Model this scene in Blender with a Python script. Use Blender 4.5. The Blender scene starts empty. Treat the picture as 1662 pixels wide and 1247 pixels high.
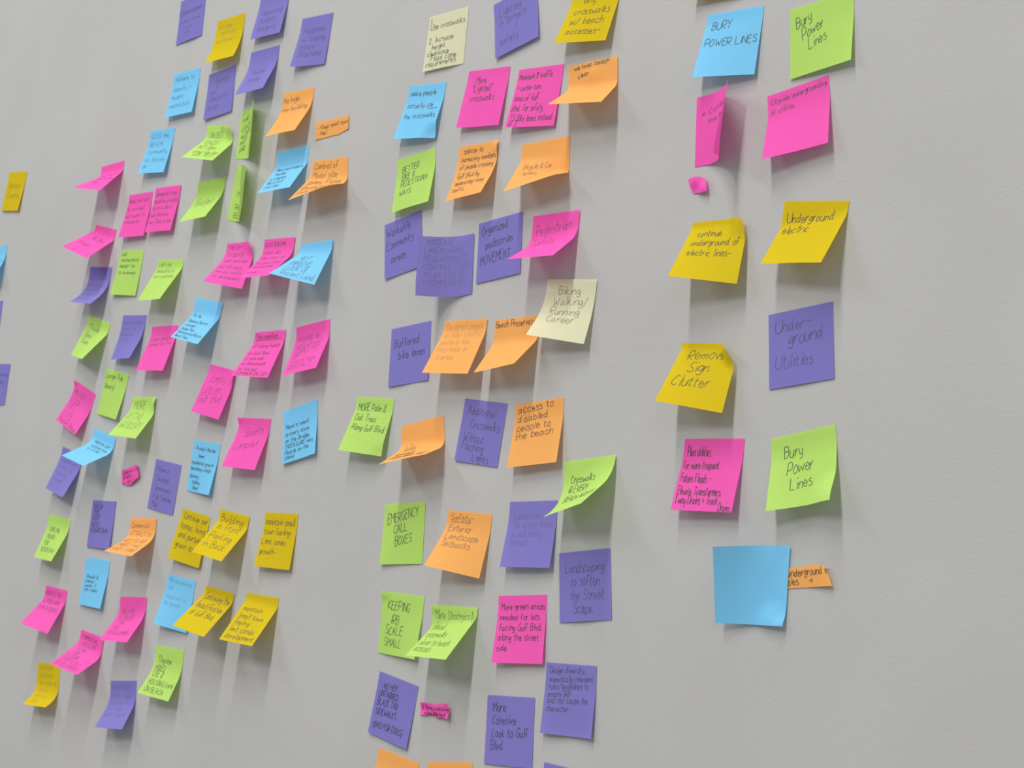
import bpy, bmesh, math, random
import numpy as np
from mathutils import Matrix, Vector

scene = bpy.context.scene

# ---------------------------------------------------------------- camera
# The wall is the plane y = 0; x runs along it, z is up, the room is y < 0.
CAM_R = [0.697869, 0.708591, 0.104297]
CAM_U = [0.002661, -0.148185, 0.988956]
CAM_F = [-0.716221, 0.689884, 0.105299]
CAM_D = 1.1750
CAM_LENS = 51.066
Z0 = 1.45                     # height of the camera above the floor (m)
cam_data = bpy.data.cameras.new('camera')
cam = bpy.data.objects.new('camera', cam_data)
scene.collection.objects.link(cam)
m = Matrix.Identity(4)
for i in range(3):
    m[i][0] = CAM_R[i]; m[i][1] = CAM_U[i]; m[i][2] = -CAM_F[i]
m[0][3], m[1][3], m[2][3] = 0.0, -CAM_D, Z0
cam.matrix_world = m
cam_data.sensor_width = 36.0
cam_data.lens = CAM_LENS
cam_data.clip_start = 0.05
cam_data.dof.use_dof = True
cam_data.dof.focus_distance = 1.55
cam_data.dof.aperture_fstop = 16.0
scene.camera = cam

# ---------------------------------------------------------------- world and light
world = bpy.data.worlds.new('world')
scene.world = world
world.use_nodes = True
bg = world.node_tree.nodes['Background']
bg.inputs['Color'].default_value = (0.93, 0.96, 1.0, 1)
bg.inputs['Strength'].default_value = 0.45

def ceiling_lamp(loc, sx, sy, power, color):
    d = bpy.data.lights.new('ceiling_lamp', 'AREA')
    d.shape = 'RECTANGLE'; d.size = sx; d.size_y = sy
    d.energy = power; d.color = color
    o = bpy.data.objects.new('ceiling_lamp', d)
    o.location = loc
    scene.collection.objects.link(o)
    return o
# rows of long fluorescent fittings running away from the wall
HZ = 6.6
WARM = (1.0, 0.985, 0.96)
ceiling_lamp((-1.3, -3.0, HZ), 0.33, 3.1, 243, WARM)
ceiling_lamp((-1.3, -7.9, HZ), 0.33, 4.0, 478, WARM)
ceiling_lamp((-7.6, -5.5, HZ), 0.7, 5.5, 370, (0.91, 0.955, 1.0))
ceiling_lamp((4.9, -5.5, HZ), 0.7, 5.5, 110, WARM)

scene.view_settings.view_transform = 'Standard'
scene.view_settings.look = 'None'
scene.view_settings.gamma = 1.0
scene.view_settings.use_curve_mapping = False
scene.view_settings.exposure = 0.0

# ---------------------------------------------------------------- materials
def lin(c):
    return tuple((v / 255 / 12.92) if v <= 10 else ((v / 255 + 0.055) / 1.055) ** 2.4 for v in c)

def wall_material():
    mt = bpy.data.materials.new('grey_wall_paint'); mt.use_nodes = True
    nt = mt.node_tree; b = nt.nodes['Principled BSDF']
    tc = nt.nodes.new('ShaderNodeTexCoord')
    n1 = nt.nodes.new('ShaderNodeTexNoise'); n1.inputs['Scale'].default_value = 330; n1.inputs['Detail'].default_value = 3
    n2 = nt.nodes.new('ShaderNodeTexNoise'); n2.inputs['Scale'].default_value = 90; n2.inputs['Detail'].default_value = 4
    n3 = nt.nodes.new('ShaderNodeTexNoise'); n3.inputs['Scale'].default_value = 5
    for n in (n1, n2, n3): nt.links.new(tc.outputs['Object'], n.inputs['Vector'])
    mx = nt.nodes.new('ShaderNodeMath'); mx.operation = 'ADD'
    nt.links.new(n1.outputs['Fac'], mx.inputs[0]); nt.links.new(n2.outputs['Fac'], mx.inputs[1])
    bp = nt.nodes.new('ShaderNodeBump'); bp.inputs['Strength'].default_value = 0.35; bp.inputs['Distance'].default_value = 0.0006
    nt.links.new(mx.outputs[0], bp.inputs['Height']); nt.links.new(bp.outputs['Normal'], b.inputs['Normal'])
    cr = nt.nodes.new('ShaderNodeValToRGB')
    cr.color_ramp.elements[0].position = 0.35; cr.color_ramp.elements[0].color = (0.405, 0.400, 0.388, 1)
    cr.color_ramp.elements[1].position = 0.65; cr.color_ramp.elements[1].color = (0.425, 0.420, 0.409, 1)
    nt.links.new(n3.outputs['Fac'], cr.inputs['Fac']); nt.links.new(cr.outputs['Color'], b.inputs['Base Color'])
    b.inputs['Roughness'].default_value = 0.75
    b.inputs['Specular IOR Level'].default_value = 0.25
    return mt

def plain(name, rgb, rough=0.8):
    mt = bpy.data.materials.new(name); mt.use_nodes = True
    b = mt.node_tree.nodes['Principled BSDF']
    b.inputs['Base Color'].default_value = (*rgb, 1); b.inputs['Roughness'].default_value = rough
    return mt

def paper(name, rgb, trans=0.33):
    mt = bpy.data.materials.new(name); mt.use_nodes = True
    nt = mt.node_tree
    for n in list(nt.nodes): nt.nodes.remove(n)
    out = nt.nodes.new('ShaderNodeOutputMaterial')
    df = nt.nodes.new('ShaderNodeBsdfDiffuse'); tr = nt.nodes.new('ShaderNodeBsdfTranslucent')
    mix = nt.nodes.new('ShaderNodeMixShader'); mix.inputs[0].default_value = trans
    tc = nt.nodes.new('ShaderNodeTexCoord')
    ns = nt.nodes.new('ShaderNodeTexNoise'); ns.inputs['Scale'].default_value = 700; ns.inputs['Detail'].default_value = 2
    nt.links.new(tc.outputs['Object'], ns.inputs['Vector'])
    cr = nt.nodes.new('ShaderNodeValToRGB')
    cr.color_ramp.elements[0].position = 0.3; cr.color_ramp.elements[1].position = 0.7
    cr.color_ramp.elements[0].color = (*[v * 0.97 for v in rgb], 1)
    cr.color_ramp.elements[1].color = (*[min(1, v * 1.02) for v in rgb], 1)
    nt.links.new(ns.outputs['Fac'], cr.inputs['Fac'])
    nt.links.new(cr.outputs['Color'], df.inputs['Color']); nt.links.new(cr.outputs['Color'], tr.inputs['Color'])
    nt.links.new(df.outputs[0], mix.inputs[1]); nt.links.new(tr.outputs[0], mix.inputs[2])
    nt.links.new(mix.outputs[0], out.inputs['Surface'])
    return mt

COL = {'p': (0.27, 0.24, 0.63), 'y': (0.74, 0.56, 0.022), 'b': (0.245, 0.67, 1.0), 'o': (1.0, 0.48, 0.145),
       'g': (0.53, 0.80, 0.185), 'k': (1.0, 0.135, 0.53), 'c': (0.80, 0.79, 0.54)}
CNAME = {'p': 'purple', 'y': 'yellow', 'b': 'blue', 'o': 'orange', 'g': 'green', 'k': 'pink', 'c': 'cream'}
PAPER = {k: paper(CNAME[k] + '_paper', v) for k, v in COL.items()}
INK = {}
for k, v in COL.items():
    INK[k, 'K'] = plain(CNAME[k] + '_dark_ink', tuple(0.025 + 0.05 * a for a in v), 0.6)
    INK[k, 'M'] = plain(CNAME[k] + '_pen_ink', tuple(0.03 + 0.17 * a for a in v), 0.6)
    INK[k, 'F'] = plain(CNAME[k] + '_faint_ink', tuple(0.02 + 0.48 * a for a in v), 0.6)
WIDTH = {'K': 0.75, 'M': 0.65, 'F': 0.6}

# ---------------------------------------------------------------- the room
def box(name, lo, hi, mat):
    bm = bmesh.new(); bmesh.ops.create_cube(bm, size=1.0)
    for v in bm.verts:
        v.co = Vector([lo[i] + (v.co[i] + 0.5) * (hi[i] - lo[i]) for i in range(3)])
    me = bpy.data.meshes.new(name); bm.to_mesh(me); bm.free(); me.materials.append(mat)
    o = bpy.data.objects.new(name, me); scene.collection.objects.link(o)
    o['kind'] = 'structure'
    return o
box('wall_back', (-6.0, 0.0, 0.0), (4.0, 0.12, 7.0), wall_material())
box('floor', (-6.0, -8.0, -0.1), (4.0, 0.12, 0.0), plain('grey_carpet', (0.22, 0.21, 0.20), 0.95))

# ---------------------------------------------------------------- pen strokes (own single-line hand lettering)
# grid: x 0..8, y 0 descender, 2 baseline, 6 x-height, 9 capital height
G = {
'A':'02 39 39 62;15 55','B':'02 09 09 49 57 46 06;36 55 54 32 02','C':'58 39 17 04 22 42 53','D':'02 09 09 49 67 64 32 02',
'E':'59 09 09 02 02 52;06 46','F':'59 09 09 02;06 46','G':'58 39 17 04 22 42 54 55 55 35','H':'09 02;59 52;06 56',
'I':'19 12','J':'49 43 22 03','K':'09 02;59 05 05 52','L':'09 02 02 52','M':'02 09 09 35 35 69 69 62','N':'02 09 09 52 52 59',
'O':'39 17 04 22 42 64 67 49 29','P':'02 09 09 49 57 45 05','Q':'39 17 04 22 42 64 67 49 29;44 71','R':'02 09 09 49 57 45 05 05 52',
'S':'58 39 18 16 45 53 32 03','T':'09 69;39 32','U':'09 04 22 42 64 69','V':'09 32 32 69','W':'09 22 22 46 46 62 62 89',
'X':'09 52;59 02','Y':'09 35 35 69;35 32','Z':'09 59 59 02 02 52',
'a':'45 26 04 12 33 45;46 43 52','b':'09 02;04 26 45 43 22 03','c':'45 26 05 03 22 43','d':'45 26 04 12 33 44;49 43 52',
'e':'04 44 35 16 04 12 32 43','f':'48 29 17 12;05 35','g':'45 26 04 13 33 45;46 41 20 01','h':'09 02;04 26 45 42',
'i':'16 12;18 19','j':'26 21 00;28 29','k':'09 02;36 04 04 42','l':'19 12','m':'06 02;04 16 35 32;34 56 65 62',
'n':'06 02;04 26 45 42','o':'26 04 12 32 44 36 26','p':'06 00;05 26 45 43 22 03','q':'45 26 04 12 33 45;46 40 51',
'r':'06 02;04 26 36','s':'36 16 05 34 32 02','t':'18 13 22 32;06 36','u':'06 03 12 32 45;46 42','v':'06 22 22 46',
'w':'06 12 12 35 35 52 52 66','x':'06 42;46 02','y':'06 13 33;46 41 10','z':'06 46 46 02 02 42',
'0':'39 17 04 22 42 64 67 49 29','1':'07 19 19 12','2':'07 29 48 46 02 02 52','3':'08 29 48 26 44 32 03','4':'39 04 04 54;39 32',
'5':'49 09 09 06 36 44 22 03','6':'49 16 03 32 44 25 04','7':'09 59 59 22','8':'29 07 44 32 03 47 29','9':'45 26 07 29 48 42',
'.':'02 12','!':'09 05;02 03','-':'05 45','=':'05 55','\'':'09 07','"':'09 07;29 27','&':'52 18 39 47 05 03 22 54',
'+':'05 45;27 23','/':'01 59','(':'29 06 05 20','@':'45 26 24 44 46 44 63 67 49 18 04 13 42',')':'09 26 25 00',',':'13 01',
'?':'08 29 47 25 24;22 23','#':'04 46;05 44;06 45;16 33;26 13','>':'05 65;47 65 65 43',
}
def glyph(ch):
    out = []
    w = 0
    for st in G[ch].split(';'):
        pts = [(int(q[0]), int(q[1]) - 2) for q in st.split()]
        w = max(w, max(p[0] for p in pts))
        out.append(pts)
    return out, w
def smooth(pts, n=4):
    if len(pts) < 3: return pts
    P = [pts[0]] + pts + [pts[-1]]
    out = []
    for i in range(1, len(P) - 2):
        p0, p1, p2, p3 = [np.array(q, float) for q in P[i-1:i+3]]
        if np.allclose(p1, p2): continue
        for j in range(n):
            t = j / n
            out.append(tuple(0.5 * ((2*p1) + (p2-p0)*t + (2*p0-5*p1+4*p2-p3)*t*t + (3*p1-p0-3*p2+p3)*t**3)))
    out.append(tuple(map(float, pts[-1])))
    return out

def line_width(text):
    w = 0
    for ch in text:
        w += 4.4 if ch == ' ' else glyph(ch)[1] + 1.6
    return w

def pen_lines(tx, rnd):
    """tx -> list of polylines in unit note coordinates (x right, y down)"""
    ink, x0, x1, ys, h, slope, body = tx
    rows = body.split('|')
    gaps = [b - a for a, b in zip(ys, ys[1:])]
    if gaps: h = min(h, 0.85 * sorted(gaps)[len(gaps) // 2])
    unit = h / 7.0
    wmax = max(line_width(r) for r in rows) * unit
    fx = (x1 - x0) / wmax
    fx = min(fx, 1.25)
    slant = rnd.uniform(-0.02, 0.22)
    out = []
    ca, sa = math.cos(math.radians(slope)), math.sin(math.radians(slope))
    for row, y in zip(rows, ys):
        cx = 0.0
        wob = rnd.uniform(-0.4, 0.4)
        hs = h * rnd.uniform(0.93, 1.07)
        for ch in row:
            if ch == ' ':
                cx += 4.4; continue
            st, w = glyph(ch)
            jx, jy, sc = rnd.uniform(-.25, .25), rnd.uniform(-.35, .35), rnd.uniform(.9, 1.1)
            sk = slant + rnd.uniform(-.05, .05)
            for pts in st:
                q = [(px + rnd.uniform(-.18, .18), py + rnd.uniform(-.18, .18)) for px, py in pts]
                for i in range(1, len(q)):
                    if pts[i] == pts[i-1]: q[i] = q[i-1]
                q = smooth(q)
                pl = []
                for px, py in q:
                    X = (cx + jx + px * sc + py * sk) * unit * fx
                    Y = (py * sc + jy + wob) * hs / 7.0
                    pl.append((x0 + X * ca - Y * sa * .5, y - (Y * ca + X * sa)))
                out.append(pl)
            cx += w + 1.6
    return out

# ---------------------------------------------------------------- the notes
S = 0.001
def bend(P, u, v):
    """a 76 mm sheet: flat sticky band, then bent about an axis turned by psi; mm in, mm out"""
    A, dA, psi, s, w, sc, sh, tp = P
    u = np.asarray(u, float); v = np.asarray(v, float)
    a = np.maximum(A + dA * u / 38.0, 1e-3)
    cp, sp = math.cos(psi), math.sin(psi)
    b = v * cp + u * sp
    t = u * cp - v * sp
    mm = np.maximum(b - s, 0.0)
    m1 = np.minimum(mm, w); al = a * m1 / w
    pb = np.where(b > s, s + w / a * np.sin(al) + (mm - m1) * np.cos(a), b)
    q = w / a * (1 - np.cos(al)) + (mm - m1) * np.sin(a)
    X = t * cp + pb * sp; Y = -t * sp + pb * cp
    return X * sc * (1 + tp * v / 76.0) + sh * v / 76.0, Y, q

# crumpled or curling corners: (u, v, lift in mm, radius in mm, pull towards the middle in mm)
CORNER = {10: [(34, 0, 10, 26, 4), (8, 0, 4, 12)], 28: [(38, 0, 9, 28, 4)], 107: [(38, 0, 9, 30, 4)], 110: [(38, 0, 15, 30, 9)],
          112: [(38, 76, 9, 34)], 70: [(0, 16, 3, 26)], 75: [], 113: [(38, 14, 4, 26), (38, 3, 3, 12)],
          40: [(38, 8, 5, 22)], 82: [(38, 76, -3, 20)], 67: [(38, 76, -7, 26)],
          91: [(-38, 0, 4, 16)], 92: [(-38, 0, 4, 14)], 33: [(-38, 0, 4, 12)], 41: [(-38, 0, 4, 12)],
          97: [(0, 76, -3, 50)], 35: [(38, 10, 4, 18)], 72: [(38, 8, 4, 18)]}

# sheets that twist: straight rulings between the two side edges, so the bottom edge stays straight
CREASED = (86, 104, 113, 108)
def note_surface(k, P, u, v):
    if abs(P[1]) > 0.08 and k not in CREASED:
        f = (np.asarray(u, float) + 38.0) / 76.0
        L = bend(P, np.full_like(f, -38.0), v); R_ = bend(P, np.full_like(f, 38.0), v)
        x, d, q = [a * (1 - f) + b * f for a, b in zip(L, R_)]
    else:
        x, d, q = bend(P, u, v)
    for cu, cv, amp, R, *pull in CORNER.get(k, []):
        dist = np.hypot(np.asarray(u, float) - cu, np.asarray(v, float) - cv)
        if pull:
            g = pull[0] * np.maximum(0, 1 - dist / R) ** 2
            x = x - 0.5 * g * math.copysign(1, cu); d = d + g
        q = q + amp * np.maximum(0, 1 - dist / R) ** 2 * (3 - 2 * np.maximum(0, 1 - dist / R))
    # a very slight waviness of the free part of the sheet
    vv = np.asarray(v, float); uu = np.asarray(u, float)
    q = q + 0.35 * np.sin(uu * 0.085 + k) * np.clip((vv - 12) / 40, 0, 1) * (1 + np.sin(k * 1.7))
    return x, d, np.maximum(q, 0.0)

def link(name, me, mat, parent=None):
    o = bpy.data.objects.new(name, me); me.materials.append(mat)
    scene.collection.objects.link(o); o.parent = parent
    return o

def sheet_mesh(k, P, n=34):
    g = np.linspace(0, 76, n + 1)
    U, V = np.meshgrid(g - 38, g)
    x, d, q = note_surface(k, P, U.ravel(), V.ravel())
    verts = np.stack([x, -q, -d], 1) * S
    N = n + 1
    faces = [(j*N+i, (j+1)*N+i, (j+1)*N+i+1, j*N+i+1) for j in range(n) for i in range(n)]
    me = bpy.data.meshes.new('paper_sheet'); me.from_pydata(verts.tolist(), [], faces)
    me.polygons.foreach_set('use_smooth', [True] * len(faces))
    return me

def ribbon(lines, to3d, width, up=0.16):
    """lines in mm sheet coordinates (u, v) -> thin ink ribbons lying on the sheet"""
    A, B, F = [], [], []
    n0 = 0
    for pl in lines:
        p = np.array(pl, float)
        if len(p) < 2: continue
        # keep segments short so that the ink follows the bend
        seg = [p[0]]
        for a, b in zip(p[:-1], p[1:]):
            L = np.hypot(*(b - a))
            if L < 1e-6: continue
            m = max(1, int(math.ceil(L / 2.2)))
            for j in range(1, m + 1): seg.append(a + (b - a) * j / m)
        p = np.array(seg)
        if len(p) < 2: continue
        t = np.gradient(p, axis=0); t /= np.maximum(np.hypot(t[:, 0], t[:, 1]), 1e-9)[:, None]
        nn = np.stack([-t[:, 1], t[:, 0]], 1) * width / 2
        A.append(p + nn); B.append(p - nn)
        for i in range(len(p) - 1):
            F.append((n0 + 2*i, n0 + 2*i + 1, n0 + 2*i + 3, n0 + 2*i + 2))
        n0 += 2 * len(p)
    pts = np.concatenate([np.stack([a, b], 1).reshape(-1, 2) for a, b in zip(A, B)])
    pts[:, 0] = np.clip(pts[:, 0], -37.9, 37.9); pts[:, 1] = np.clip(pts[:, 1], 0.1, 75.9)
    e = 0.3
    c0 = np.stack(to3d(pts[:, 0], pts[:, 1]), 1)
    du = np.stack(to3d(pts[:, 0] + e, pts[:, 1]), 1) - c0
    dv = np.stack(to3d(pts[:, 0], pts[:, 1] + e), 1) - c0
    nrm = np.cross(dv, du)
    nrm /= np.maximum(np.linalg.norm(nrm, axis=1), 1e-9)[:, None]
    nrm *= np.where(nrm[:, 1:2] > 0, -1, 1)     # always on the room side
    c = (c0 + nrm * up) * S
    me = bpy.data.meshes.new('handwriting'); me.from_pydata(c.tolist(), [], F)
    return me

# orientation of the writing on notes stuck on by a side edge: writing (x, y) -> sheet (u, v) in 0..1
TURN = {11: 'left', 12: 'left', 104: 'left', 75: 'right', 113: 'right'}
def turned(k, x, y):
    tn = TURN.get(k)
    if tn == 'left': return 1 - y, x
    if tn == 'right': return y, 1 - x
    return x, y

# key, colour, (X, Z, turn, bend, bend difference, bend-axis angle, flat band, bend width, size, shear, taper), layer,
# writing (ink, left, right, baselines, capital height, slope, rows), label
NOTES = [
    (1, 'p', (-2060.1, 822.4, 0.047, 0.041, -0.005, -0.0, 10.0, 60.0, 1.004, -0.3, 0.0), 0, ('K', 0.05, 0.92, [0.36, 0.58, 0.72, 0.83], 0.14, 0.0, 'Downtown|=======|   ===|   =='),
     'leftmost purple note at the top edge, one word over three underlines'),
    (2, 'y', (-1937.6, 763.3, -0.008, 0.422, -0.001, -0.02, 11.7, 60.1, 1.028, 3.5, 0.0), 0, ('F', 0.1, 0.75, [0.2, 0.34, 0.52], 0.09, 0.0, 'At edge|  seriously|mix houses'),
     'topmost yellow note on the left, faintly written, bottom curling out'),
    (3, 'p', (-1821.5, 784.3, -0.023, 0.155, -0.008, -0.002, 10.0, 24.0, 1.003, 0.3, 0.0), 0, ('M', 0.15, 0.88, [0.5, 0.68, 0.87], 0.13, 0.0, 'Repairing|Historic|Integrity'),
     'purple note cut by the top edge reading "Repairing Historic Integrity"'),
    (4, 'p', (-1703.8, 720.8, -0.063, 0.09, -0.069, -0.001, 10.0, 23.9, 0.995, 0.5, -0.0), 0, ('M', 0.12, 0.88, [0.32, 0.5, 0.66, 0.8], 0.12, 0.0, 'Assistance|w/ Keeping|Historic|Structures'),
     'purple note near the top ending in the word "Structures"'),
    (5, 'p', (-1830.1, 693.0, -0.011, 0.393, 0.01, 0.011, 11.1, 30.1, 0.989, 1.5, -0.0), 0, ('M', 0.2, 0.72, [0.55, 0.72], 0.11, 0.0, 'Flexible|zoning'),
     'purple note with two short faint lines, above the edge-on green note'),
    (6, 'b', (-2049.0, 694.1, -0.008, 0.134, -0.015, -0.001, 10.3, 24.2, 1.037, 2.1, 0.0), 0, ('M', 0.08, 0.85, [0.2, 0.42, 0.6, 0.8], 0.11, 0.0, 'Adhere to|density +|height|restriction'),
     'light blue note reading "Adhere to density + height", left of a purple note'),
    (7, 'p', (-1943.3, 678.7, 0.064, 0.048, -0.015, -0.0, 10.0, 24.0, 0.996, 0.6, 0.0), 0, ('M', 0.12, 0.8, [0.26, 0.46, 0.64, 0.82], 0.13, 0.0, '  Going|w/|Vacant|prop'),
     'purple note between the blue "density + height" note and the curling purple note'),
    (8, 'o', (-1728.1, 612.4, -0.016, 0.505, -0.001, 0.066, 11.5, 30.2, 1.002, 1.1, -0.001), 0, ('K', 0.05, 0.9, [0.21, 0.4], 0.12, 0.0, 'No high|rise building'),
     'orange note reading "No high rise building", lower half curling forward'),
    (10, 'g', (-1926.0, 586.4, -0.114, 0.769, -0.026, -0.085, 16.6, 14.6, 1.034, 8.2, 0.035), 0, ('M', 0.12, 0.95, [0.26, 0.46, 0.63, 0.8, 0.9], 0.13, 0.0, 'UNUSED|FENCED|NOT Been|cared for lots|  with TREES'),
     'green note with crumpled top right corner, left of the edge-on green note'),
    (11, 'g', (-1872.5, 564.1, 1.587, 0.684, -0.002, 0.041, 11.3, 50.1, 0.986, -4.6, 0.146), 0, ('K', 0.1, 0.85, [0.3, 0.46, 0.6, 0.74, 0.9], 0.09, 25.0, 'THE|COUNTY IS|#USED|NOT|PRE'),
     'narrow green note seen edge-on, pointed top, below the curling purple note'),
    (12, 'g', (-1870.2, 473.6, 1.466, 0.782, 0.059, 0.069, 11.3, 50.1, 1.115, -5.5, -0.032), 0, ('K', 0.2, 0.85, [0.3, 0.55, 0.8, 0.94], 0.1, 0.0, 'TO|MY|PK|BEA'),
     'very narrow green strip-like note seen edge-on beside the green note reading "Budget"'),
    (13, 'b', (-1724.0, 525.2, 0.025, 0.548, -0.006, -0.023, 20.9, 8.9, 1.009, -0.2, 0.0), 0, ('K', 0.1, 0.95, [0.44, 0.56, 0.68, 0.79, 0.9], 0.07, 0.0, 'Mixed use property|  housing|to complete|Real Life &|Local Feel'),
     'blue note folded below its sticky band, left of the orange "Control of" note'),
    (14, 'o', (-1631.0, 498.6, -0.041, 0.997, 0.304, -0.167, 18.0, 22.8, 1.064, 7.9, 0.217), 0, ('K', 0.08, 0.9, [0.17, 0.36, 0.52, 0.72, 0.88], 0.13, 0.0, 'Control of|Model size|zones, Flying|Residential|from Zone'),
     'orange note starting "Control of", bottom corner swung far out'),
    (15, 'g', (-1932.3, 500.5, 0.021, 0.555, 0.014, 0.009, 10.4, 28.0, 1.003, 0.3, -0.0), 0, ('M', 0.15, 0.85, [0.6], 0.22, 0.0, 'Budget'),
     'green note reading "Budget", bottom curling out'),
    (16, 'k', (-2254.7, 563.2, 0.038, 0.86, -0.137, -0.015, 11.2, 12.1, 1.004, 1.3, 0.0), 0, ('M', 0.2, 0.9, [0.35, 0.52, 0.7], 0.1, 0.0, 'Need one off|street parking|   plan'),
     'highest pink note on the far left, bending sharply out and casting a long shadow'),
    (17, 'b', (-2102.4, 603.5, -0.062, 0.184, -0.03, -0.0, 10.4, 24.3, 1.014, 1.1, -0.0), 0, ('M', 0.1, 0.9, [0.18, 0.38, 0.54, 0.74, 0.88], 0.1, 0.0, 'LESS the|BEACH|Community|his Stands|ok'),
     'blue note alone above the pair of pink notes on the left'),
    (18, 'k', (-2144.7, 500.5, -0.012, 0.154, -0.035, 0.001, 10.3, 20.0, 0.996, 0.4, -0.0), 0, ('M', 0.04, 0.88, [0.2, 0.38, 0.54, 0.68], 0.1, 0.0, 'Need one look|be provided!|out regard to|commercial'),
     'left one of two pink notes standing side by side, lower quarter blank'),
    (19, 'k', (-2059.2, 503.0, -0.031, 0.143, -0.008, -0.001, 9.9, 23.9, 1.019, -0.3, 0.0), 1, ('M', 0.04, 0.97, [0.19, 0.35, 0.5, 0.66, 0.81], 0.1, 0.0, 'Commercial zones|should be provided|set on a side of|Gulf Blvd near|one 2 Boat is now'),
     'right, more densely written one of two pink notes standing side by side'),
    (20, 'k', (-2247.8, 451.6, -0.191, 0.885, -0.064, -0.104, 9.8, 8.0, 0.991, 0.2, 0.0), 0, ('M', 0.15, 0.85, [0.42, 0.68], 0.16, -3.0, '   No New|Growth'),
     'pink note reading "No New Growth", folded out with its low corner to the left'),
    (21, 'p', (-2245.4, 382.1, -0.072, 0.809, -0.054, 0.059, 15.5, 45.4, 0.987, 1.3, -0.0), 0, ('F', 0.1, 0.9, [0.3, 0.45, 0.58, 0.7, 0.85], 0.09, 0.0, 'restoration|and the use|beachside|property &|parking'),
     'faint purple note directly below the pink "No New Growth" note'),
    (22, 'g', (-2147.9, 404.5, -0.059, 0.076, -0.041, -0.002, 9.6, 23.7, 1.001, -1.1, 0.0), 0, ('K', 0.08, 0.85, [0.12, 0.25, 0.38, 0.53], 0.08, 0.0, 'Let|restaurants|design for|its business'),
     'flat green note below the left pink pair note, writing in its upper half only'),
    (23, 'g', (-2022.6, 380.9, -0.061, 0.448, 0.046, 0.033, 9.2, 9.9, 1.022, -0.1, -0.0), 0, ('M', 0.08, 0.88, [0.15, 0.3, 0.43], 0.09, 0.0, "Let's be|beautiful in|our coastline"),
     'green note swinging out to the right of the flat green note, far left'),
    (24, 'g', (-2226.4, 292.0, -0.243, 0.415, 0.179, 0.022, 11.2, 12.1, 1.038, -0.2, -0.0), 0, ('K', 0.15, 0.7, [0.3, 0.48, 0.65], 0.11, 0.0, 'Think|Sea|Side'),
     'narrow-looking green note with three short words, twisting out, below the faint purple note'),
    (25, 'p', (-2112.2, 294.4, -0.03, 0.306, 0.096, 0.015, 8.7, 39.9, 0.985, -0.6, -0.0), 0, ('F', 0.1, 0.88, [0.2, 0.33, 0.45, 0.57], 0.09, 0.0, 'parking garage|improve the|Beachside|all day'),
     'purple note between the twisted green note and a pink note, its bottom lifting'),
    (26, 'k', (-2014.5, 273.6, 0.006, 0.293, -0.026, -0.009, 8.5, 13.8, 1.002, -1.2, 0.0), 0, ('M', 0.1, 0.92, [0.33, 0.45], 0.09, 3.0, 'Lower density|zoning for Two'),
     'pink note half covered at its top right by a folded blue note'),
    (27, 'b', (-1894.5, 309.6, -0.15, 0.588, -0.038, 0.051, 19.6, 9.7, 1.017, -0.9, -0.0), 1, ('K', 0.08, 0.93, [0.4, 0.54, 0.65, 0.75, 0.85, 0.95], 0.07, 0.0, 'For the|Business District|is revised|Design Plan|Restaurants/Retail|Beach View'),
     "blue note with blank top band, six written rows, overlapping a pink note's corner"),
    (28, 'k', (-1828.8, 394.1, -0.022, 0.453, -0.204, -0.001, 5.0, 28.4, 0.984, 3.2, -0.0), 0, ('M', 0.1, 0.9, [0.14, 0.3, 0.44, 0.6, 0.72, 0.85], 0.08, 0.0, 'THE CITY|TO CREATE|MORE small town|NOT BIG hotels|and less traffic|for development'),
     'left pink note of the overlapping pair beside the blue "HELP IMPROVE" note'),
    (29, 'k', (-1729.2, 392.6, -0.023, 0.726, 0.024, -0.001, 12.4, 22.3, 1.002, 0.9, -0.0), 1, ('M', 0.08, 0.92, [0.14, 0.32, 0.45, 0.6, 0.72, 0.86], 0.07, 0.0, 'LESS BUILDING|HEIGHT AND|MORE SPACE FOR|THE BEACH FRONT|FOR EVERYONE|to enjoy'),
     'pink note squeezed between another pink note and the blue "HELP IMPROVE" note'),
    (30, 'b', (-1637.8, 379.9, 0.038, 0.679, -0.229, -0.028, 4.4, 16.2, 0.972, 5.9, 0.001), 2, ('M', 0.14, 0.94, [0.45, 0.62, 0.78, 0.94], 0.14, 0.0, '  HELP|IMPROVE|LOOK OF|Vacant Land'),
     'blue note reading "HELP IMPROVE LOOK OF Vacant Land"'),
    (31, 'k', (-1724.3, 256.9, 0.027, 0.455, -0.084, -0.012, 9.0, 13.9, 0.986, -0.2, 0.0), 1, ('K', 0.06, 0.94, [0.13, 0.33, 0.5, 0.62, 0.74, 0.86, 0.97], 0.08, 0.0, 'The condition|of closing hotels|on Gulf Blvd|is nice and|on Boardwalk|to live but|COMMERCIALISM'),
     'pink note densely written in seven rows with the first row underlined'),
    (32, 'k', (-1624.7, 265.1, 0.128, 0.403, 0.022, -0.039, 11.6, 20.2, 1.001, 1.3, 0.0), 0, ('M', 0.1, 0.85, [0.3, 0.46, 0.58, 0.68, 0.78, 0.9], 0.09, 0.0, 'RISING IN|NEGATIVE|ASPECTS|OF|VACATION|RENTALS'),
     'pink note reading "RISING IN NEGATIVE ASPECTS OF VACATION RENTALS"'),
    (33, 'k', (-2242.2, 176.4, -0.307, 0.332, -0.013, 0.011, 15.9, 27.9, 1.019, -1.9, 0.0), 0, ('M', 0.1, 0.92, [0.27, 0.45, 0.6, 0.8, 0.95], 0.14, -3.0, 'BLDGS|LOOK|LIKE|CUTE|Needs New'),
     'tilted pink note at far left, beside the green note with an empty lower half'),
    (34, 'g', (-2142.9, 202.7, -0.14, 0.077, 0.057, 0.002, 9.6, 23.7, 0.994, -0.1, 0.0), 0, ('K', 0.08, 0.8, [0.2, 0.42], 0.12, 2.0, 'Larger Pub|library!'),
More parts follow.
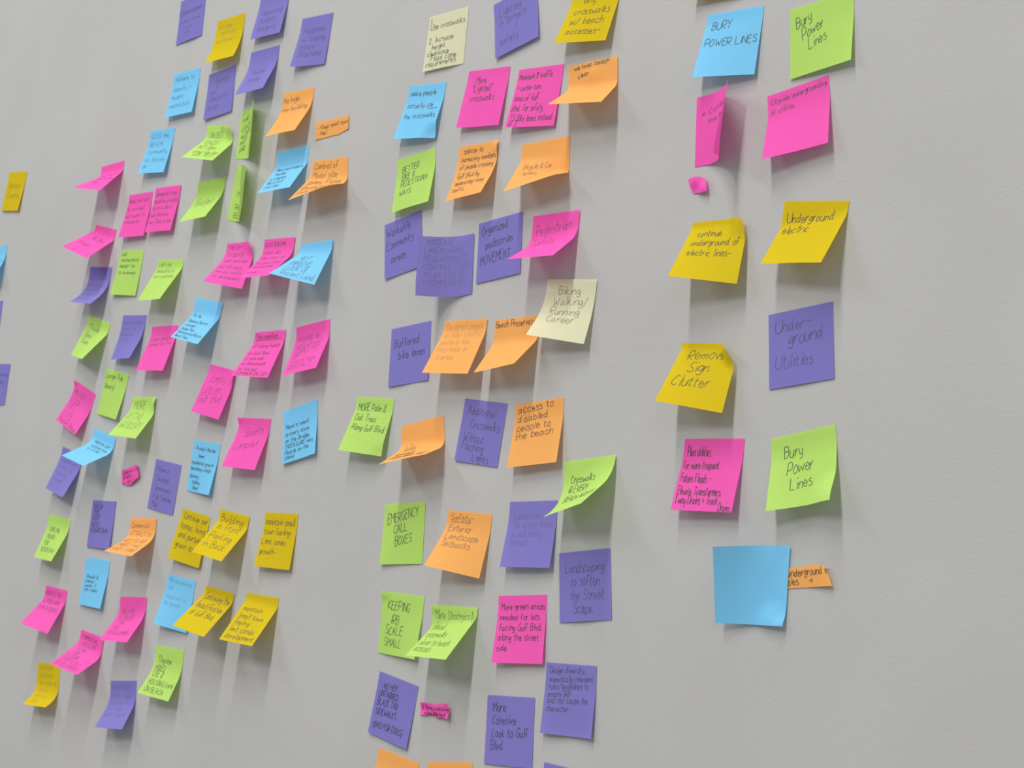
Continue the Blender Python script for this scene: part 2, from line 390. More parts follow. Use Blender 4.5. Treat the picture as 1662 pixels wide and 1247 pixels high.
     'green note reading "Larger Pub library!" with an empty lower half'),
    (35, 'g', (-2046.0, 160.6, -0.002, 0.618, -0.05, -0.049, 10.6, 24.3, 0.972, 0.5, 0.0), 1, ('M', 0.06, 0.88, [0.26, 0.52, 0.77], 0.17, 0.0, ' MORE|RETAIL|GROCERY'),
     'green note reading "MORE RETAIL GROCERY"'),
    (36, 'b', (-2156.1, 101.3, -0.182, 1.042, 0.003, -0.018, 12.3, 22.3, 0.991, 0.3, 0.0), 1, ('K', 0.2, 0.9, [0.28, 0.4, 0.5], 0.08, 0.0, 'Improve your|existing prop|at Corner'),
     'blue note swung out over a purple note, lower half empty, under the "GROCERY" note'),
    (37, 'p', (-2256.6, 68.1, -0.183, 0.308, 0.056, 0.006, 9.2, 23.4, 1.0, 0.0, -0.0), 0, ('F', 0.15, 0.85, [0.3, 0.45, 0.6, 0.75], 0.09, 0.0, 'Downtown|plans for|tourism|Beach'),
     'purple note whose top right is hidden by the swung-out blue note'),
    (39, 'p', (-1951.3, 60.9, -0.093, 0.02, -0.0, 0.0, 10.0, 24.0, 0.991, 0.6, 0.0), 0, ('M', 0.15, 0.9, [0.22, 0.42, 0.6, 0.78, 0.94], 0.11, 0.0, 'Have a|Decided|Sanctuary|Fish Smaller|Mall'),
     'flat purple note just right of the tiny torn pink scrap on the left'),
    (40, 'k', (-1833.0, 205.5, -0.149, 0.232, -0.013, -0.005, 3.9, 11.9, 0.988, -0.4, 0.0), 0, ('M', 0.08, 0.85, [0.36, 0.6, 0.8], 0.17, 8.0, '  Empty|Lots on|Gulf Blvd'),
     'pink note reading "Empty Lots on Gulf Blvd"'),
    (41, 'k', (-1735.4, 131.3, -0.008, 0.313, -0.04, 0.004, 8.2, 21.8, 1.023, -1.4, -0.0), 0, ('M', 0.1, 0.85, [0.4, 0.66], 0.17, 10.0, '  Sports|Complex'),
     'pink note reading "Sports Complex"'),
    (42, 'b', (-1631.8, 150.7, 0.232, 0.082, 0.02, 0.001, 9.9, 30.0, 1.012, -1.0, -0.0), 0, ('K', 0.08, 0.92, [0.36, 0.5, 0.63, 0.74, 0.84, 0.94], 0.08, 0.0, 'Need a small|grocery store|on the Bridge|TREASURE way|People on the|island'),
     'blue note reading "Need a small grocery store", standing alone with a blank top band'),
    (43, 'b', (-1851.8, 94.2, -0.063, 0.067, 0.067, -0.001, 9.5, 23.5, 0.955, 1.6, -0.0), 0, ('K', 0.05, 0.9, [0.18, 0.32, 0.46, 0.58, 0.72, 0.84, 0.94], 0.07, 0.0, '- Protect the bar|     lower|residential growth|becoming a hotel|Delivery|   Holiday|    Depot'),
     'blue note hanging between a flat purple note and the "Sports Complex" note'),
    (44, 'p', (-2129.1, -8.2, 0.023, 0.046, 0.018, 0.0, 10.0, 24.0, 0.99, -0.0, -0.0), 0, ('K', 0.1, 0.82, [0.18, 0.3, 0.42, 0.56, 0.68], 0.1, 0.0, 'FIX UP|THE|JUST|NOTE|DOWNTOWN'),
     'purple note with five short rows whose bottom right corner touches an orange note'),
    (45, 'g', (-2270.3, -42.6, -0.05, 0.357, 0.06, 0.035, 8.8, 23.1, 1.003, -0.3, -0.0), 0, ('K', 0.18, 0.9, [0.36, 0.52, 0.67, 0.82], 0.1, 0.0, 'SPECIAL|HOURS|FOR|BEACH DAY'),
     'leftmost green note of the lower left, four short rows, bottom curling left'),
    (46, 'o', (-2001.5, -28.0, 0.05, 0.989, -0.066, -0.012, 15.3, 28.6, 0.999, 0.9, -0.0), 1, ('M', 0.06, 0.9, [0.2, 0.38, 0.56, 0.72, 0.88], 0.11, 0.0, 'Commercial|ATTRACT to|NEXT PLAN!|HARDLY not|GOOD LIVING'),
     "orange note in the lower left group, bottom curling over a purple note's corner"),
    (47, 'b', (-2125.1, -101.2, 0.007, 0.093, 0.037, 0.002, 9.7, 23.8, 1.01, 0.2, -0.0), 0, ('K', 0.12, 0.7, [0.42, 0.51, 0.6, 0.69], 0.07, 0.0, 'Should &|plants !|water, ?|lots, make'),
     'blue note with four small rows in its middle, lower left, bottom right lifted'),
    (48, 'k', (-2248.3, -159.6, -0.018, 0.551, -0.12, 0.012, 12.2, 14.2, 0.983, 0.4, -0.0), 0, ('M', 0.06, 0.92, [0.2, 0.37, 0.54], 0.11, 0.0, 'PROTECT THE|WORKING NAME|FROM RESIDENTS'),
     'pink note at the far lower left, three rows at its top, bottom curling left'),
    (49, 'k', (-2001.4, -149.0, 0.093, 0.615, -0.021, -0.031, 14.3, 24.5, 1.006, 1.2, 0.0), 1, ('M', 0.12, 0.92, [0.34, 0.48, 0.6, 0.72, 0.84], 0.1, 0.0, 'GREATER|SETBACKS|  FOR|TALL|DEVELOPMENT'),
     'pink note reading "GREATER SETBACKS FOR TALL DEVELOPMENT"'),
    (50, 'k', (-2110.4, -218.0, -0.059, 0.962, 0.024, -0.152, 14.7, 20.5, 0.979, 0.6, 0.0), 1, ('M', 0.08, 0.92, [0.17, 0.31, 0.44, 0.56, 0.68, 0.8, 0.94], 0.1, 0.0, 'COMMERCIAL|LANDSCAPE|  PLAN|  THE|FUTURE|DEEP & OLD|DEVELOPMENT'),
     'pink note ending in "DEVELOPMENT", low left, its corner reaching over the lowest yellow note'),
    (51, 'y', (-2239.2, -281.8, 0.076, 0.924, 0.05, -0.046, 34.0, 31.7, 0.997, 4.2, 0.0), 0, ('F', 0.15, 0.88, [0.14, 0.3, 0.46, 0.6, 0.75, 0.9], 0.1, 0.0, 'Uniform|customs|for size &|stores|on new|sites'),
     'lowest and leftmost yellow note, faintly written, touched by a pink corner'),
    (52, 'p', (-1999.1, -276.0, 0.141, 0.536, -0.029, -0.011, 16.0, 28.9, 0.992, 2.3, -0.0), 0, ('F', 0.08, 0.88, [0.17, 0.34, 0.47, 0.6, 0.73], 0.12, 0.0, 'Creating a|clean, safe|beaches &|for them|east - west'),
     'purple note at the bottom left below the two pink notes, bottom curling out'),
    (53, 'g', (-1881.5, -210.9, 0.017, 0.469, -0.07, 0.021, 16.1, 30.0, 1.015, 2.0, -0.0), 0, ('K', 0.12, 0.96, [0.32, 0.47, 0.6, 0.76, 0.93], 0.12, 0.0, ' Disaster|MIXED|USE &|HOUSING/rent|ON BEACH'),
     'green note in the lower left reading "USE & ... ON BEACH"'),
    (54, 'b', (-1874.2, -107.2, -0.045, 0.139, -0.089, 0.001, 10.3, 24.1, 1.017, 0.4, 0.0), 0, ('F', 0.1, 0.92, [0.14, 0.27, 0.45, 0.58], 0.09, 0.0, 'All new business|plan|incentives for|the growth'),
     'faint blue note partly covered by the yellow "of Gulf Blvd." note'),
    (55, 'y', (-1856.7, -10.4, -0.107, 0.114, -0.052, 0.002, 4.0, 14.0, 1.019, 0.4, 0.0), 0, ('K', 0.1, 0.96, [0.18, 0.38, 0.56, 0.74], 0.13, 0.0, 'Continue our|homes, living|and pursue|green space'),
     'left yellow note of three in a row, overlapped by "Building in front"'),
    (56, 'y', (-1756.3, -4.7, -0.082, 0.627, -0.006, -0.03, 11.1, 12.1, 0.994, 0.3, 0.0), 1, ('K', 0.1, 0.88, [0.2, 0.38, 0.6, 0.8], 0.15, 0.0, 'Building|in front|Parking|in Back'),
     'yellow note reading "Building in front Parking in Back"'),
    (57, 'y', (-1644.2, 1.7, 0.028, 0.143, -0.045, -0.001, 9.8, 20.0, 0.999, -0.2, 0.0), 0, ('K', 0.05, 0.95, [0.22, 0.4, 0.58, 0.77], 0.12, 0.0, 'maintain small|town feeling-|Limit condo|growth-'),
     'yellow note reading "Limit condo growth", the rightmost of its row'),
    (58, 'y', (-1770.2, -115.0, -0.052, 0.728, -0.028, -0.045, 6.2, 11.1, 0.978, 1.6, 0.0), 1, ('K', 0.1, 0.95, [0.24, 0.46, 0.64], 0.14, 0.0, 'Continuing the|beautification|of Gulf Blvd.'),
     'yellow note reading "beautification of Gulf Blvd."'),
    (59, 'y', (-1665.6, -112.5, 0.004, 0.598, 0.007, -0.051, 5.4, 12.3, 1.006, 0.7, 0.0), 0, ('K', 0.1, 0.95, [0.34, 0.5, 0.64, 0.8, 0.93], 0.11, 0.0, 'maintain|Small town|feeling|limit condo|development'),
     'yellow note ending in "development", the lowest on the right of the lower left group'),
    (60, 'y', (-2618.8, 589.1, -0.089, 0.053, 0.024, 0.0, 10.0, 24.0, 1.002, -0.4, 0.0), 0, ('M', 0.15, 0.85, [0.42, 0.65], 0.14, 0.0, 'Better|County'),
     'yellow note alone by the left edge of the picture'),
    (61, 'b', (-2659.6, 444.6, 0.141, 0.5, 0, 0, 10, 38, 1, 0, 0.0), 0, ('M', 0.3, 0.95, [0.45], 0.12, 0.0, '---less'),
     'blue note cut off by the left edge'),
    (62, 'p', (-2643.5, 339.4, 0.03, 0.02, -0.02, 0.002, 9.6, 23.5, 1.003, 0.7, 0.0), 0, ('M', 0.3, 0.9, [0.5], 0.1, 0.0, 'area'),
     'purple sliver of a note cut by the left edge, below the cut blue note'),
    (63, 'p', (-2573.9, 220.4, -0.014, 0.031, -0.031, 0.001, 9.8, 23.8, 1.003, 0.8, 0.0), 0, ('M', 0.3, 0.98, [0.3, 0.48, 0.6], 0.1, 0.0, 'business|  alley|  no'),
     'lower purple note cut off by the left edge'),
    (64, 'c', (-1410.0, 669.5, -0.002, 0.037, -0.026, 0.0, 10.1, 12.0, 1.001, 2.1, -0.0), 0, ('K', 0.06, 0.95, [0.14, 0.25, 0.5, 0.62, 0.74, 0.84, 0.93], 0.1, 0.0, '1.|Use crosswalks|2. Increase|  height|clearance|  Flood Zone|requirements'),
     'pale cream note at the top reading "Use crosswalks"'),
    (65, 'p', (-1287.5, 669.7, 0.205, 0.065, 0.006, -0.0, 10.0, 24.0, 0.996, 1.8, 0.0), 0, ('M', 0.12, 0.75, [0.3, 0.46, 0.6, 0.82], 0.14, 2.0, 'Lighting|in streets|      /|safety'),
     'purple note at the top reading "Lighting in streets safety"'),
    (66, 'y', (-1145.1, 653.0, -0.077, 0.254, -0.069, -0.005, 8.6, 23.0, 0.998, -1.7, 0.0), 0, ('K', 0.15, 0.9, [0.3, 0.5, 0.68, 0.85], 0.12, 0.0, '  any|crosswalks|w/ beach|accesses-'),
     'yellow note cut by the top edge reading "w/ beach accesses-"'),
    (67, 'b', (-1436.2, 576.6, -0.074, 0.198, -0.008, 0.007, 9.7, 23.8, 0.983, -1.2, -0.0), 0, ('K', 0.08, 0.93, [0.19, 0.42, 0.62], 0.1, 0.0, 'make people|actually use|the crosswalks'),
     'blue note reading "make people actually use the crosswalks"'),
    (68, 'k', (-1319.2, 578.1, -0.073, 0.099, -0.015, 0.001, 5.0, 14.0, 1.008, 1.8, -0.0), 0, ('K', 0.18, 0.75, [0.24, 0.38, 0.54], 0.12, 0.0, ' More|"Lighted"|crosswalks'),
     'pink note reading "More Lighted crosswalks"'),
    (69, 'k', (-1226.4, 565.3, -0.066, 0.108, -0.057, 0.001, 5.1, 14.1, 1.01, 1.9, -0.0), 0, ('K', 0.05, 0.94, [0.18, 0.37, 0.55, 0.72, 0.9, 0.98], 0.11, 0.0, "Maintain 11' traffic|+ center turn|lanes of Gulf|Blvd. for safety|3.5' Bike lanes instead|of 3'"),
     'pink note reading "Maintain 11\' traffic", overlapped by an orange note'),
    (70, 'o', (-1140.9, 557.7, -0.002, 0.857, -0.072, -0.052, 24.5, 13.7, 1.015, 9.8, 0.001), 1, ('K', 0.12, 0.85, [0.1, 0.24], 0.08, 3.0, 'we keep beach|  clean'),
     'orange note bulging forward near the top, writing only along its upper rim'),
    (71, 'g', (-1443.4, 483.6, 0.105, 0.186, 0.027, -0.001, 10.3, 24.2, 0.999, 1.8, -0.0), 0, ('K', 0.15, 0.85, [0.28, 0.42, 0.56, 0.72], 0.11, 2.0, 'BETTER|BIKE &|PEDESTRIAN|WAYS'),
     'green note reading "BETTER BIKE & PEDESTRIAN WAYS"'),
    (72, 'o', (-1322.9, 482.4, -0.003, 0.407, 0.092, 0.017, 9.9, 40.0, 0.965, 1.1, -0.0), 0, ('K', 0.1, 0.97, [0.14, 0.28, 0.42, 0.58, 0.72, 0.85], 0.09, 0.0, ' solution to|increasing numbers|of people crossing|Gulf Blvd by|separating rising|traffic.'),
     'orange note starting "solution to increasing numbers of people"'),
    (73, 'o', (-1205.9, 471.6, 0.016, 0.976, 0.346, -0.304, 27.1, 7.7, 1.05, 5.9, 0.003), 0, ('M', 0.1, 0.7, [0.48, 0.62], 0.1, 0.0, ' Bicycle & Car|  safety'),
     'orange note with a blank top band above "Bicycle & Car safety"'),
    (74, 'p', (-1456.2, 399.3, 0.196, 0.02, 0.0, -0.014, 6.7, 20.5, 0.967, 0.1, 0.0), 0, ('K', 0.06, 0.8, [0.25, 0.5, 0.76], 0.15, 3.0, 'Workable|Community|  areas'),
     'purple note reading "Workable Community areas"'),
    (75, 'p', (-1309.8, 329.2, -1.474, 0.961, 0.069, -0.026, 6.4, 49.7, 1.01, 1.0, -0.0), 1, ('F', 0.1, 0.95, [0.13, 0.27, 0.41, 0.55, 0.69, 0.82], 0.095, 0.0, ' INCREASE|LANDSCAPING,|REQUIREMENTS|CONTINUE FOCUS|TO RE-USE OF|+ COMMUNITIES'),
     'purple note starting "INCREASE LANDSCAPING", overlapping the "Workable" note'),
    (76, 'p', (-1269.5, 383.2, 0.118, 0.02, -0.0, 0.001, 9.5, 23.5, 1.0, -1.7, 0.0), 0, ('K', 0.08, 0.82, [0.22, 0.47, 0.72], 0.15, 3.0, 'Organized|  pedestrian|MOVEMENT'),
     'purple note reading "Organized pedestrian MOVEMENT"'),
    (77, 'k', (-1174.5, 380.3, 0.013, 0.911, -0.053, 0.066, 18.6, 24.8, 0.983, 0.3, -0.002), 1, ('M', 0.1, 0.88, [0.34, 0.56], 0.19, 5.0, 'Pedestrian|Safety'),
     'pink note reading "Pedestrian Safety"'),
    (78, 'c', (-1138.3, 299.9, -0.061, 0.394, -0.179, -0.014, 11.2, 40.0, 1.026, 2.6, 0.0), 1, ('M', 0.2, 0.9, [0.24, 0.41, 0.56, 0.7], 0.13, 0.0, ' Biking|Walking/|Running|Career'),
     'pale cream note in the middle, below the "Pedestrian Safety" note'),
    (79, 'p', (-1414.7, 255.8, 0.115, 0.02, 0.0, -0.0, 9.7, 23.7, 1.01, -1.1, -0.0), 0, ('K', 0.1, 0.9, [0.34, 0.56], 0.15, 2.0, 'Buffered|  bike lanes'),
     'purple note reading "Buffered bike lanes"'),
    (80, 'o', (-1311.5, 258.8, 0.015, 0.442, -0.04, -0.031, 6.0, 16.0, 1.01, 0.8, 0.0), 1, ('F', 0.06, 0.95, [0.15, 0.3, 0.44, 0.58, 0.73], 0.11, 0.0, 'Designed people|w/ bike traffic|similarly like|they have in|  Europe'),
     'faintly written orange note between "Buffered bike lanes" and "Beach Preservation"'),
    (81, 'o', (-1221.8, 258.4, 0.045, 0.697, 0.087, 0.025, 21.5, 13.6, 0.987, -1.8, 0.0), 0, ('K', 0.03, 1.0, [0.13], 0.1, 0.0, 'Beach Preservation'),
     'orange note reading "Beach Preservation" along its top'),
    (82, 'g', (-1469.0, 162.0, -0.038, 0.263, -0.065, 0.003, 9.6, 11.9, 1.004, -0.6, -0.0), 0, ('K', 0.08, 0.95, [0.24, 0.42, 0.6], 0.12, 0.0, 'MORE Palm &|Oak Trees|Along Gulf Blvd'),
     'green note reading "MORE Palm & Oak Trees Along Gulf Blvd"'),
    (83, 'o', (-1372.5, 133.1, 0.195, 1.116, 0.07, -0.117, 21.8, 21.3, 1.053, 2.0, 0.002), 0, ('M', 0.1, 0.85, [0.52, 0.7, 0.84], 0.15, 0.0, ' Safety|concerning|independence road'),
     'orange note under "Buffered bike lanes" whose third row starts "independence", bottom swung far left'),
    (84, 'p', (-1260.3, 158.9, -0.077, 0.02, -0.013, -0.0, 10.0, 24.0, 0.982, 0.0, 0.0), 0, ('M', 0.12, 0.92, [0.23, 0.43, 0.65, 0.8, 0.95], 0.14, -2.0, 'Additional|  Crosswalks|Without|Flashing|     Lights'),
     'purple note reading "Additional Crosswalks Without Flashing Lights"'),
    (85, 'o', (-1171.7, 159.2, 0.125, 0.197, -0.008, 0.006, 9.9, 20.0, 1.02, -0.5, -0.0), 0, ('K', 0.08, 0.85, [0.15, 0.3, 0.44, 0.57], 0.13, 3.0, 'access to|disabled|people to|the beach'),
     'orange note reading "access to disabled people to the beach"'),
    (86, 'g', (-1083.5, 96.2, 0.136, 1.006, -0.05, 0.332, 6.6, 44.5, 1.002, -1.7, -0.0), 1, ('K', 0.15, 0.9, [0.34, 0.5, 0.68], 0.12, 0.0, 'Crosswalks|@ EVERY|BEACH ACCESS'),
     'green note reading "Crosswalks @ EVERY BEACH ACCESS", swung out at an angle'),
    (87, 'g', (-1387.6, 30.1, 0.099, 0.031, -0.031, -0.0, 9.9, 23.9, 1.015, -0.9, 0.0), 0, ('K', 0.1, 0.88, [0.34, 0.54, 0.74], 0.15, 10.0, 'EMERGENCY|   CALL|    BOXES'),
     'green note reading "EMERGENCY CALL BOXES"'),
    (88, 'o', (-1267.4, 25.9, -0.01, 0.356, -0.187, -0.005, 9.2, 23.0, 1.008, -0.1, 0.0), 0, ('M', 0.08, 0.8, [0.15, 0.32, 0.46, 0.6], 0.11, 0.0, 'Safety-|Exterior|Landscape|Setbacks'),
     'orange note with "Safety-" underlined at its top, lower half empty'),
    (89, 'p', (-1164.0, 44.7, 0.079, 0.159, -0.028, -0.004, 9.1, 23.4, 0.997, -1.8, 0.0), 0, ('F', 0.12, 0.95, [0.26, 0.4, 0.54, 0.67], 0.12, 0.0, 'Landscaping|for appearances|a walkability|(vistas)'),
     'faint purple note whose top right is crossed by the green "Crosswalks" note'),
    (90, 'p', (-1078.8, -4.8, 0.156, 0.02, 0.002, -0.0, 9.9, 23.9, 0.995, -0.3, -0.0), 0, ('M', 0.12, 0.88, [0.3, 0.5, 0.7, 0.88], 0.15, 0.0, 'Landscaping|  to soften|  the Street|   Scape.'),
     'purple note reading "Landscaping to soften the Street Scape."'),
    (91, 'g', (-1370.9, -80.6, 0.014, 0.061, 0.061, 0.002, 9.7, 23.7, 1.019, 1.0, -0.0), 0, ('K', 0.15, 0.7, [0.28, 0.5, 0.68, 0.87], 0.13, 0.0, 'KEEPING|  IRB|SCALE|SMALL'),
     'green note reading "KEEPING IRB SCALE SMALL"'),
    (92, 'g', (-1275.0, -85.8, 0.066, 0.777, -0.052, 0.19, 13.0, 10.3, 1.019, 0.1, -0.001), 1, ('M', 0.08, 0.98, [0.2, 0.4, 0.58, 0.74, 0.88], 0.13, 0.0, 'More Strategically|placed|crosswalks-|closer to beach|accesses'),
     'green note reading "More Strategically placed crosswalks-"'),
    (93, 'k', (-1166.4, -62.0, 0.12, 0.111, -0.037, -0.001, 9.7, 23.8, 1.006, -0.8, 0.0), 0, ('K', 0.07, 0.98, [0.21, 0.36, 0.52, 0.67, 0.82], 0.1, 0.0, 'More green areas|needed for lots|facing Gulf Blvd.|along the street|side'),
     'pink note reading "More green areas needed for lots facing Gulf Blvd."'),
    (94, 'p', (-1362.1, -182.9, -0.105, 0.042, 0.004, 0.0, 10.0, 24.0, 0.988, 0.7, 0.0), 0, ('K', 0.08, 0.85, [0.24, 0.38, 0.52, 0.66, 0.88], 0.1, 3.0, '- NO HOT|UNTARRED|BLACK TAR|SIDEWALKS|(BAD FOR DOGS)'),
     'purple note reading "BLACK TAR SIDEWALKS (BAD FOR DOGS)"'),
    (96, 'p', (-1167.9, -175.0, 0.106, 0.02, -0.003, 0.0, 10.0, 24.0, 0.991, -1.7, -0.0), 0, ('K', 0.13, 0.9, [0.23, 0.41, 0.6, 0.78], 0.13, 2.0, 'More|Cohesive|Look to Gulf|Blvd.'),
     'purple note reading "More Cohesive Look to Gulf Blvd."'),
    (97, 'p', (-1081.4, -127.7, 0.077, 0.108, -0.004, -0.0, 10.4, 24.3, 0.98, -0.0, -0.0), 0, ('M', 0.08, 0.95, [0.15, 0.27, 0.37, 0.48, 0.58, 0.69], 0.1, 3.0, 'Design diversity,|numerically relevant|rules/guidelines to|ensure IRB|and not cause the|character'),
     'purple note with six small faint rows, right of the "More Cohesive" note'),
    (98, 'o', (-1347.0, -271.7, -0.072, 0.5, 0, 0, 12, 38, 1, 0, -0.0), 0, ('M', 0.1, 0.8, [0.85], 0.14, 0.0, 'Less'),
     'left orange note cut off by the bottom edge'),
    (99, 'o', (-1256.2, -263.5, 0.173, 0.4, 0, 0, 12, 38, 1, 0, -0.0), 0, ('K', 0.1, 0.8, [0.3], 0.14, 0.0, 'Sidewalks'),
     'right orange note cut off by the bottom edge'),
    (100, 'p', (-1068.8, -236.1, 0.011, 0.1, 0.01, 0.0, 10.0, 24.0, 1, 0, -0.0), 0, ('M', 0.1, 0.8, [0.4], 0.14, 0.0, 'More'),
     'purple note only just showing at the bottom edge'),
    (101, 'y', (-951.1, 672.2, -0.081, 0.093, -0.093, -0.001, 9.7, 23.7, 1.004, 0.2, 0.0), 0, ('M', 0.1, 0.8, [0.4], 0.14, 0.0, 'Utilities'),
     'yellow note above the right blue note, its lowest strip at the top edge'),
    (102, 'b', (-938.7, 580.2, -0.05, 0.161, -0.084, -0.003, 5.0, 10.0, 0.976, 2.8, -0.0), 0, ('K', 0.06, 0.97, [0.25, 0.52], 0.12, 0.0, ' BURY|POWER LINES'),
     'blue note reading "BURY POWER LINES"'),
    (103, 'g', (-830.5, 569.8, 0.084, 0.081, 0.054, -0.003, 10.2, 24.1, 0.983, 2.1, 0.0), 0, ('K', 0.1, 0.62, [0.3, 0.52, 0.7], 0.17, 16.0, 'Bury|  Power|    Lines'),
     'green note near the top right reading "Bury Power Lines"'),
    (104, 'k', (-977.5, 451.8, 1.648, 1.059, -0.242, 0.067, 7.2, 59.0, 1.026, -4.1, 0.0), 0, ('M', 0.1, 0.9, [0.3, 0.44], 0.08, 8.0, '# Connect|  the power'),
     'pink note stuck by its left side and jutting out, top corner pointed'),
    (105, 'k', (-850.8, 483.5, 0.153, 0.255, -0.061, -0.002, 10.9, 24.6, 0.971, 2.0, -0.0), 0, ('M', 0.06, 0.97, [0.15, 0.3], 0.08, 2.0, 'Citywide undergrounding|of utilities'),
     'pink note reading "Citywide undergrounding of utilities"'),
    (107, 'y', (-934.1, 352.0, 0.015, 0.402, -0.169, -0.021, 3.2, 8.2, 0.962, 3.7, 0.0), 0, ('K', 0.12, 0.93, [0.25, 0.42, 0.6], 0.11, 0.0, ' continue|underground of|electric lines-'),
     'yellow note reading "continue underground of electric lines-"'),
    (108, 'y', (-816.2, 361.0, -0.086, 0.536, -0.001, 0.176, 12.7, 12.3, 1.002, 2.2, -0.001), 0, ('K', 0.08, 0.83, [0.3, 0.48], 0.14, 3.0, 'Underground|electric'),
     'yellow note reading "Underground electric"'),
    (109, 'p', (-824.7, 253.4, 0.144, 0.02, 0.0, -0.001, 9.8, 38.0, 0.986, -1.8, 0.0), 0, ('M', 0.1, 0.85, [0.28, 0.46, 0.76], 0.17, 2.0, 'Under-|   ground|Utilities'),
     'purple note reading "Underground Utilities"'),
    (110, 'y', (-932.2, 221.2, -0.031, 0.399, -0.138, -0.006, 3.0, 8.0, 0.975, 2.4, 0.0), 0, ('K', 0.1, 0.85, [0.26, 0.48, 0.7], 0.16, 4.0, ' Remove|  Sign|Clutter'),
     'yellow note reading "Remove Sign Clutter", top right corner crumpled back'),
    (111, 'k', (-915.6, 122.1, 0.03, 0.207, -0.014, -0.009, 8.8, 23.2, 1.001, -2.3, 0.0), 0, ('K', 0.05, 0.97, [0.23, 0.42, 0.6, 0.78, 0.91, 0.99], 0.12, 0.0, ' Plan utilities|for more frequent|Future Floods -|Elevate Transformers,|1 way Drains + Track|                         Drains'),
     'pink note reading "Plan utilities for more frequent Future Floods"'),
    (112, 'g', (-810.1, 131.4, 0.22, 0.268, -0.051, -0.003, 9.3, 19.9, 0.979, -1.2, 0.0), 0, ('K', 0.14, 0.68, [0.32, 0.55, 0.77], 0.17, 4.0, ' Bury|  Power|   Lines'),
     'green note near the blank blue note reading "Bury Power Lines", lower right corner curling'),
    (113, 'b', (-811.0, -17.5, -1.545, 0.557, -0.142, -0.341, 8.1, 49.6, 1.007, 3.1, 0.0), 2, None,
     'large-looking blank blue note at the lower right, overlapping an orange strip'),
]

for k, col, T, layer, tx, label in NOTES:
    X, Zp, phi = T[:3]; P = T[3:]
    rnd = random.Random(k * 7 + 1)
    o = bpy.data.objects.new('sticky_note', None); o.empty_display_size = 0.03
    scene.collection.objects.link(o)
    link('paper_sheet', sheet_mesh(k, P), PAPER[col], o)
    o.location = (X * S, -0.0006 - 0.0007 * layer, Z0 + Zp * S)
    o.rotation_euler = (0, -phi, 0)
    o['label'] = label; o['category'] = 'sticky note'
    o['group'] = 'sticky notes on the wall'
    if tx:
        lines = pen_lines(tx, rnd)
        if k == 67: lines.append([(0.66, 0.455), (0.92, 0.45)])
        if k == 88: lines.append([(0.08, 0.18), (0.55, 0.17)])
        if k == 31: lines.append([(0.06, 0.165), (0.92, 0.155)])
        if k == 41: lines = [[(x, min(y, .97)) for x, y in pl] for pl in lines]
        ml = []
        for pl in lines:
            ml.append([((a - 0.5) * 76, b * 76) for a, b in (turned(k, min(max(p[0], .01), .99), min(max(p[1], .01), .99)) for p in pl)])
        def to3d(u, v, k=k, P=P):
            x, d, q = note_surface(k, P, u, v)
            return x, -q, -d
        link('handwriting', ribbon(ml, to3d, WIDTH[tx[0]]), INK[col, tx[0]], o)

# ---------------------------------------------------------------- torn scraps
SCRAPS = {
    9: ('o', [[-1673.3, 556.6], [-1636.1, 557.1], [-1599.7, 557.6], [-1596.1, 537.8], [-1610.6, 534.4], [-1619.9, 532.1], [-1628.5, 532.7], [-1649.6, 531.4], [-1671.8, 531.1]]),
    38: ('k', [[-2085.3, 43.0], [-2069.9, 45.1], [-2057.8, 50.0], [-2038.1, 54.3], [-2034.0, 45.6], [-2025.8, 35.3], [-2038.9, 27.9], [-2044.2, 26.7], [-2049.3, 20.9], [-2067.2, 20.3], [-2082.2, 21.6]]),
    95: ('k', [[-1317.3, -204.5], [-1310.7, -203.4], [-1293.1, -202.7], [-1287.6, -202.6], [-1282.0, -199.8], [-1278.0, -200.7], [-1265.8, -198.5], [-1265.9, -202.1], [-1263.0, -206.6], [-1261.6, -215.2], [-1273.5, -215.0], [-1284.6, -218.2], [-1290.5, -215.2], [-1297.7, -214.9], [-1306.0, -218.0], [-1316.0, -218.4]]),
    106: ('k', [[-981.9, 399.6], [-974.9, 401.2], [-967.7, 401.4], [-961.4, 399.8], [-954.6, 396.7], [-952.1, 390.1], [-950.5, 383.3], [-955.4, 383.1], [-959.5, 382.5], [-966.2, 383.5], [-972.8, 383.5], [-978.0, 392.1]]),
    114: ('o', [[-813.6, -0.0], [-798.4, 1.3], [-792.3, 4.2], [-786.9, 5.1], [-780.5, 6.0], [-774.6, 5.3], [-769.8, 5.3], [-764.2, -3.8], [-759.7, -12.3], [-784.8, -15.9], [-811.6, -19.7]])
}
SCRAP_INFO = {
 9: ('small torn orange strip reading "Keep small town feel", right of the "No high rise" note', ('K', .06, .97, [.45, .8], .26, 2, '- Keep small town|  feel')),
 38: ('tiny torn pink scrap on the left beneath the "RETAIL GROCERY" note', ('K', .08, .95, [.35, .6, .85], .17, 2, 'Commercial|Events|a site')),
 95: ('small ragged pink strip near the bottom, left of the "More Cohesive" note', ('K', .05, .97, [.45, .8], .24, -3, '2 Bushes blocking|  along the curb')),
 106: ('tiny crumpled pink scrap on the right above the "electric lines" yellow note', None),
 114: ('torn orange strip reading "underground e- oles" with an arrow, tucked behind the blank blue note', ('K', .02, 1.0, [.44, .84], .36, 2, 'underground e-|oles    >')),
}
def scrap_lift(k, fx, fy):
    """extra distance from the wall in mm over the scrap (fx, fy in 0..1)"""
    if k == 9: return 0.4 + 5.0 * np.maximum(0, fx - 0.85) ** 1.0 + 2.5 * np.maximum(0, .25 - fx)
    if k == 114: return 0.25 + 9.0 * np.maximum(0, fx - 0.35) ** 1.6
    return 1.2 + 1.6 * np.sin(fx * 7 + k) * np.cos(fy * 5 + k) + 4.0 * fx ** 2

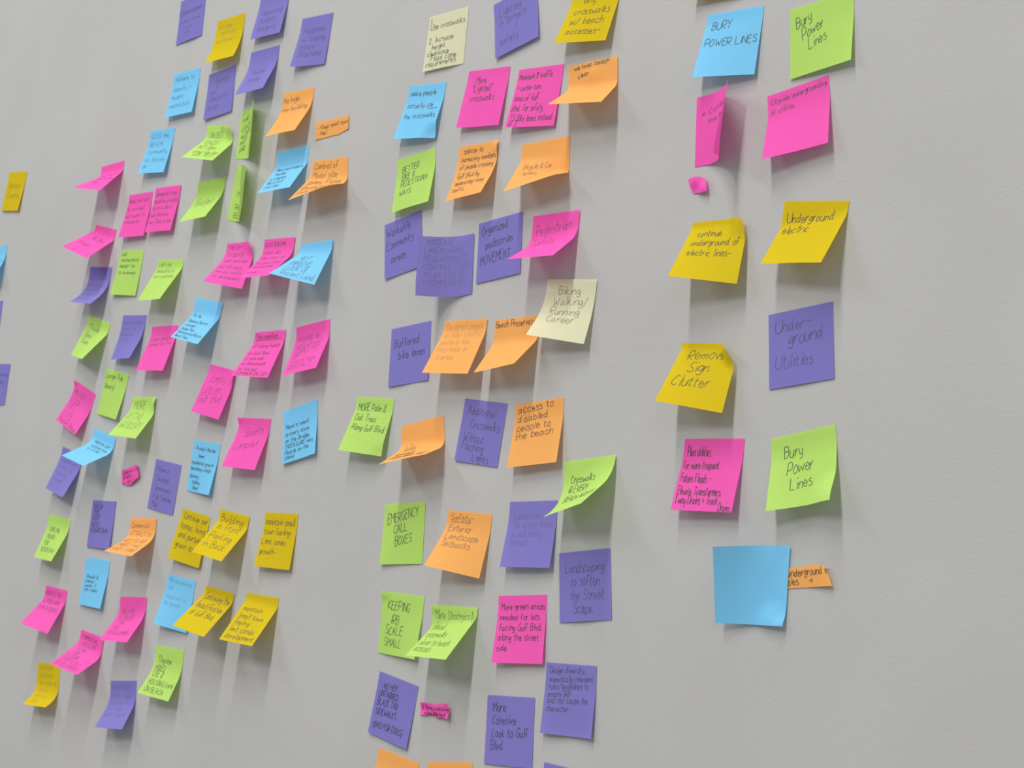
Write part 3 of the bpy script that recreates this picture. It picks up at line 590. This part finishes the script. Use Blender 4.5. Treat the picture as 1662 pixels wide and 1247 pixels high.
for k, (col, poly) in SCRAPS.items():
    label, tx = SCRAP_INFO[k]
    pts = np.array(poly); cx, cz = pts.mean(0)
    x0, x1 = pts[:, 0].min(), pts[:, 0].max()
    top = pts[:, 1]
    # local frame: follow the top edge of the strip
    a, b = pts[0], max(poly, key=lambda q: q[0] * 1.0 + q[1] * 0.4)
    ang = math.atan2(b[1] - a[1], b[0] - a[0])
    if k in (114,): ang = math.radians(9)
    if k in (106, 38, 95): ang = math.radians({106: 6, 38: 10, 95: 6}[k])
    ca, sa = math.cos(ang), math.sin(ang)
    rel = pts - [cx, cz]
    loc = np.stack([rel[:, 0] * ca + rel[:, 1] * sa, -rel[:, 0] * sa + rel[:, 1] * ca], 1)
    lo, hi = loc.min(0), loc.max(0)
    bm = bmesh.new()
    vs = [bm.verts.new((p[0], 0, p[1])) for p in loc]
    bm.faces.new(vs)
    bmesh.ops.triangulate(bm, faces=bm.faces[:])
    for _ in range(3):
        bmesh.ops.subdivide_edges(bm, edges=bm.edges[:], cuts=1, use_grid_fill=True)
    def off(x, z):
        return scrap_lift(k, (x - lo[0]) / (hi[0] - lo[0]), (hi[1] - z) / (hi[1] - lo[1]))
    for v in bm.verts:
        v.co.y = -float(off(v.co.x, v.co.z)); v.co *= S
    bmesh.ops.recalc_face_normals(bm, faces=bm.faces[:])
    me = bpy.data.meshes.new('torn_note'); bm.to_mesh(me); bm.free()
    for p in me.polygons: p.use_smooth = True
    o = bpy.data.objects.new('torn_note', None); o.empty_display_size = 0.03
    scene.collection.objects.link(o)
    link('paper_sheet', me, PAPER[col], o)
    o.location = (cx * S, -0.0006, Z0 + cz * S); o.rotation_euler = (0, -ang, 0)
    o['label'] = label; o['category'] = 'paper scrap'; o['group'] = 'torn scraps on the wall'
    if tx:
        W_, H_ = hi - lo
        ml = [[(p[0] * W_ - 38, p[1] * H_ + 0.0) for p in pl] for pl in pen_lines((tx[0], tx[1], tx[2], tx[3], tx[4], tx[5], tx[6]), random.Random(k))]
        # the ribbons are clipped to the strip's own rectangle
        def to3d(u, v):
            x = lo[0] + (u + 38); z = hi[1] - v
            return x, -off(x, z), z
        link('handwriting', ribbon(ml, to3d, 0.6, 0.25), INK[col, 'K'], o)
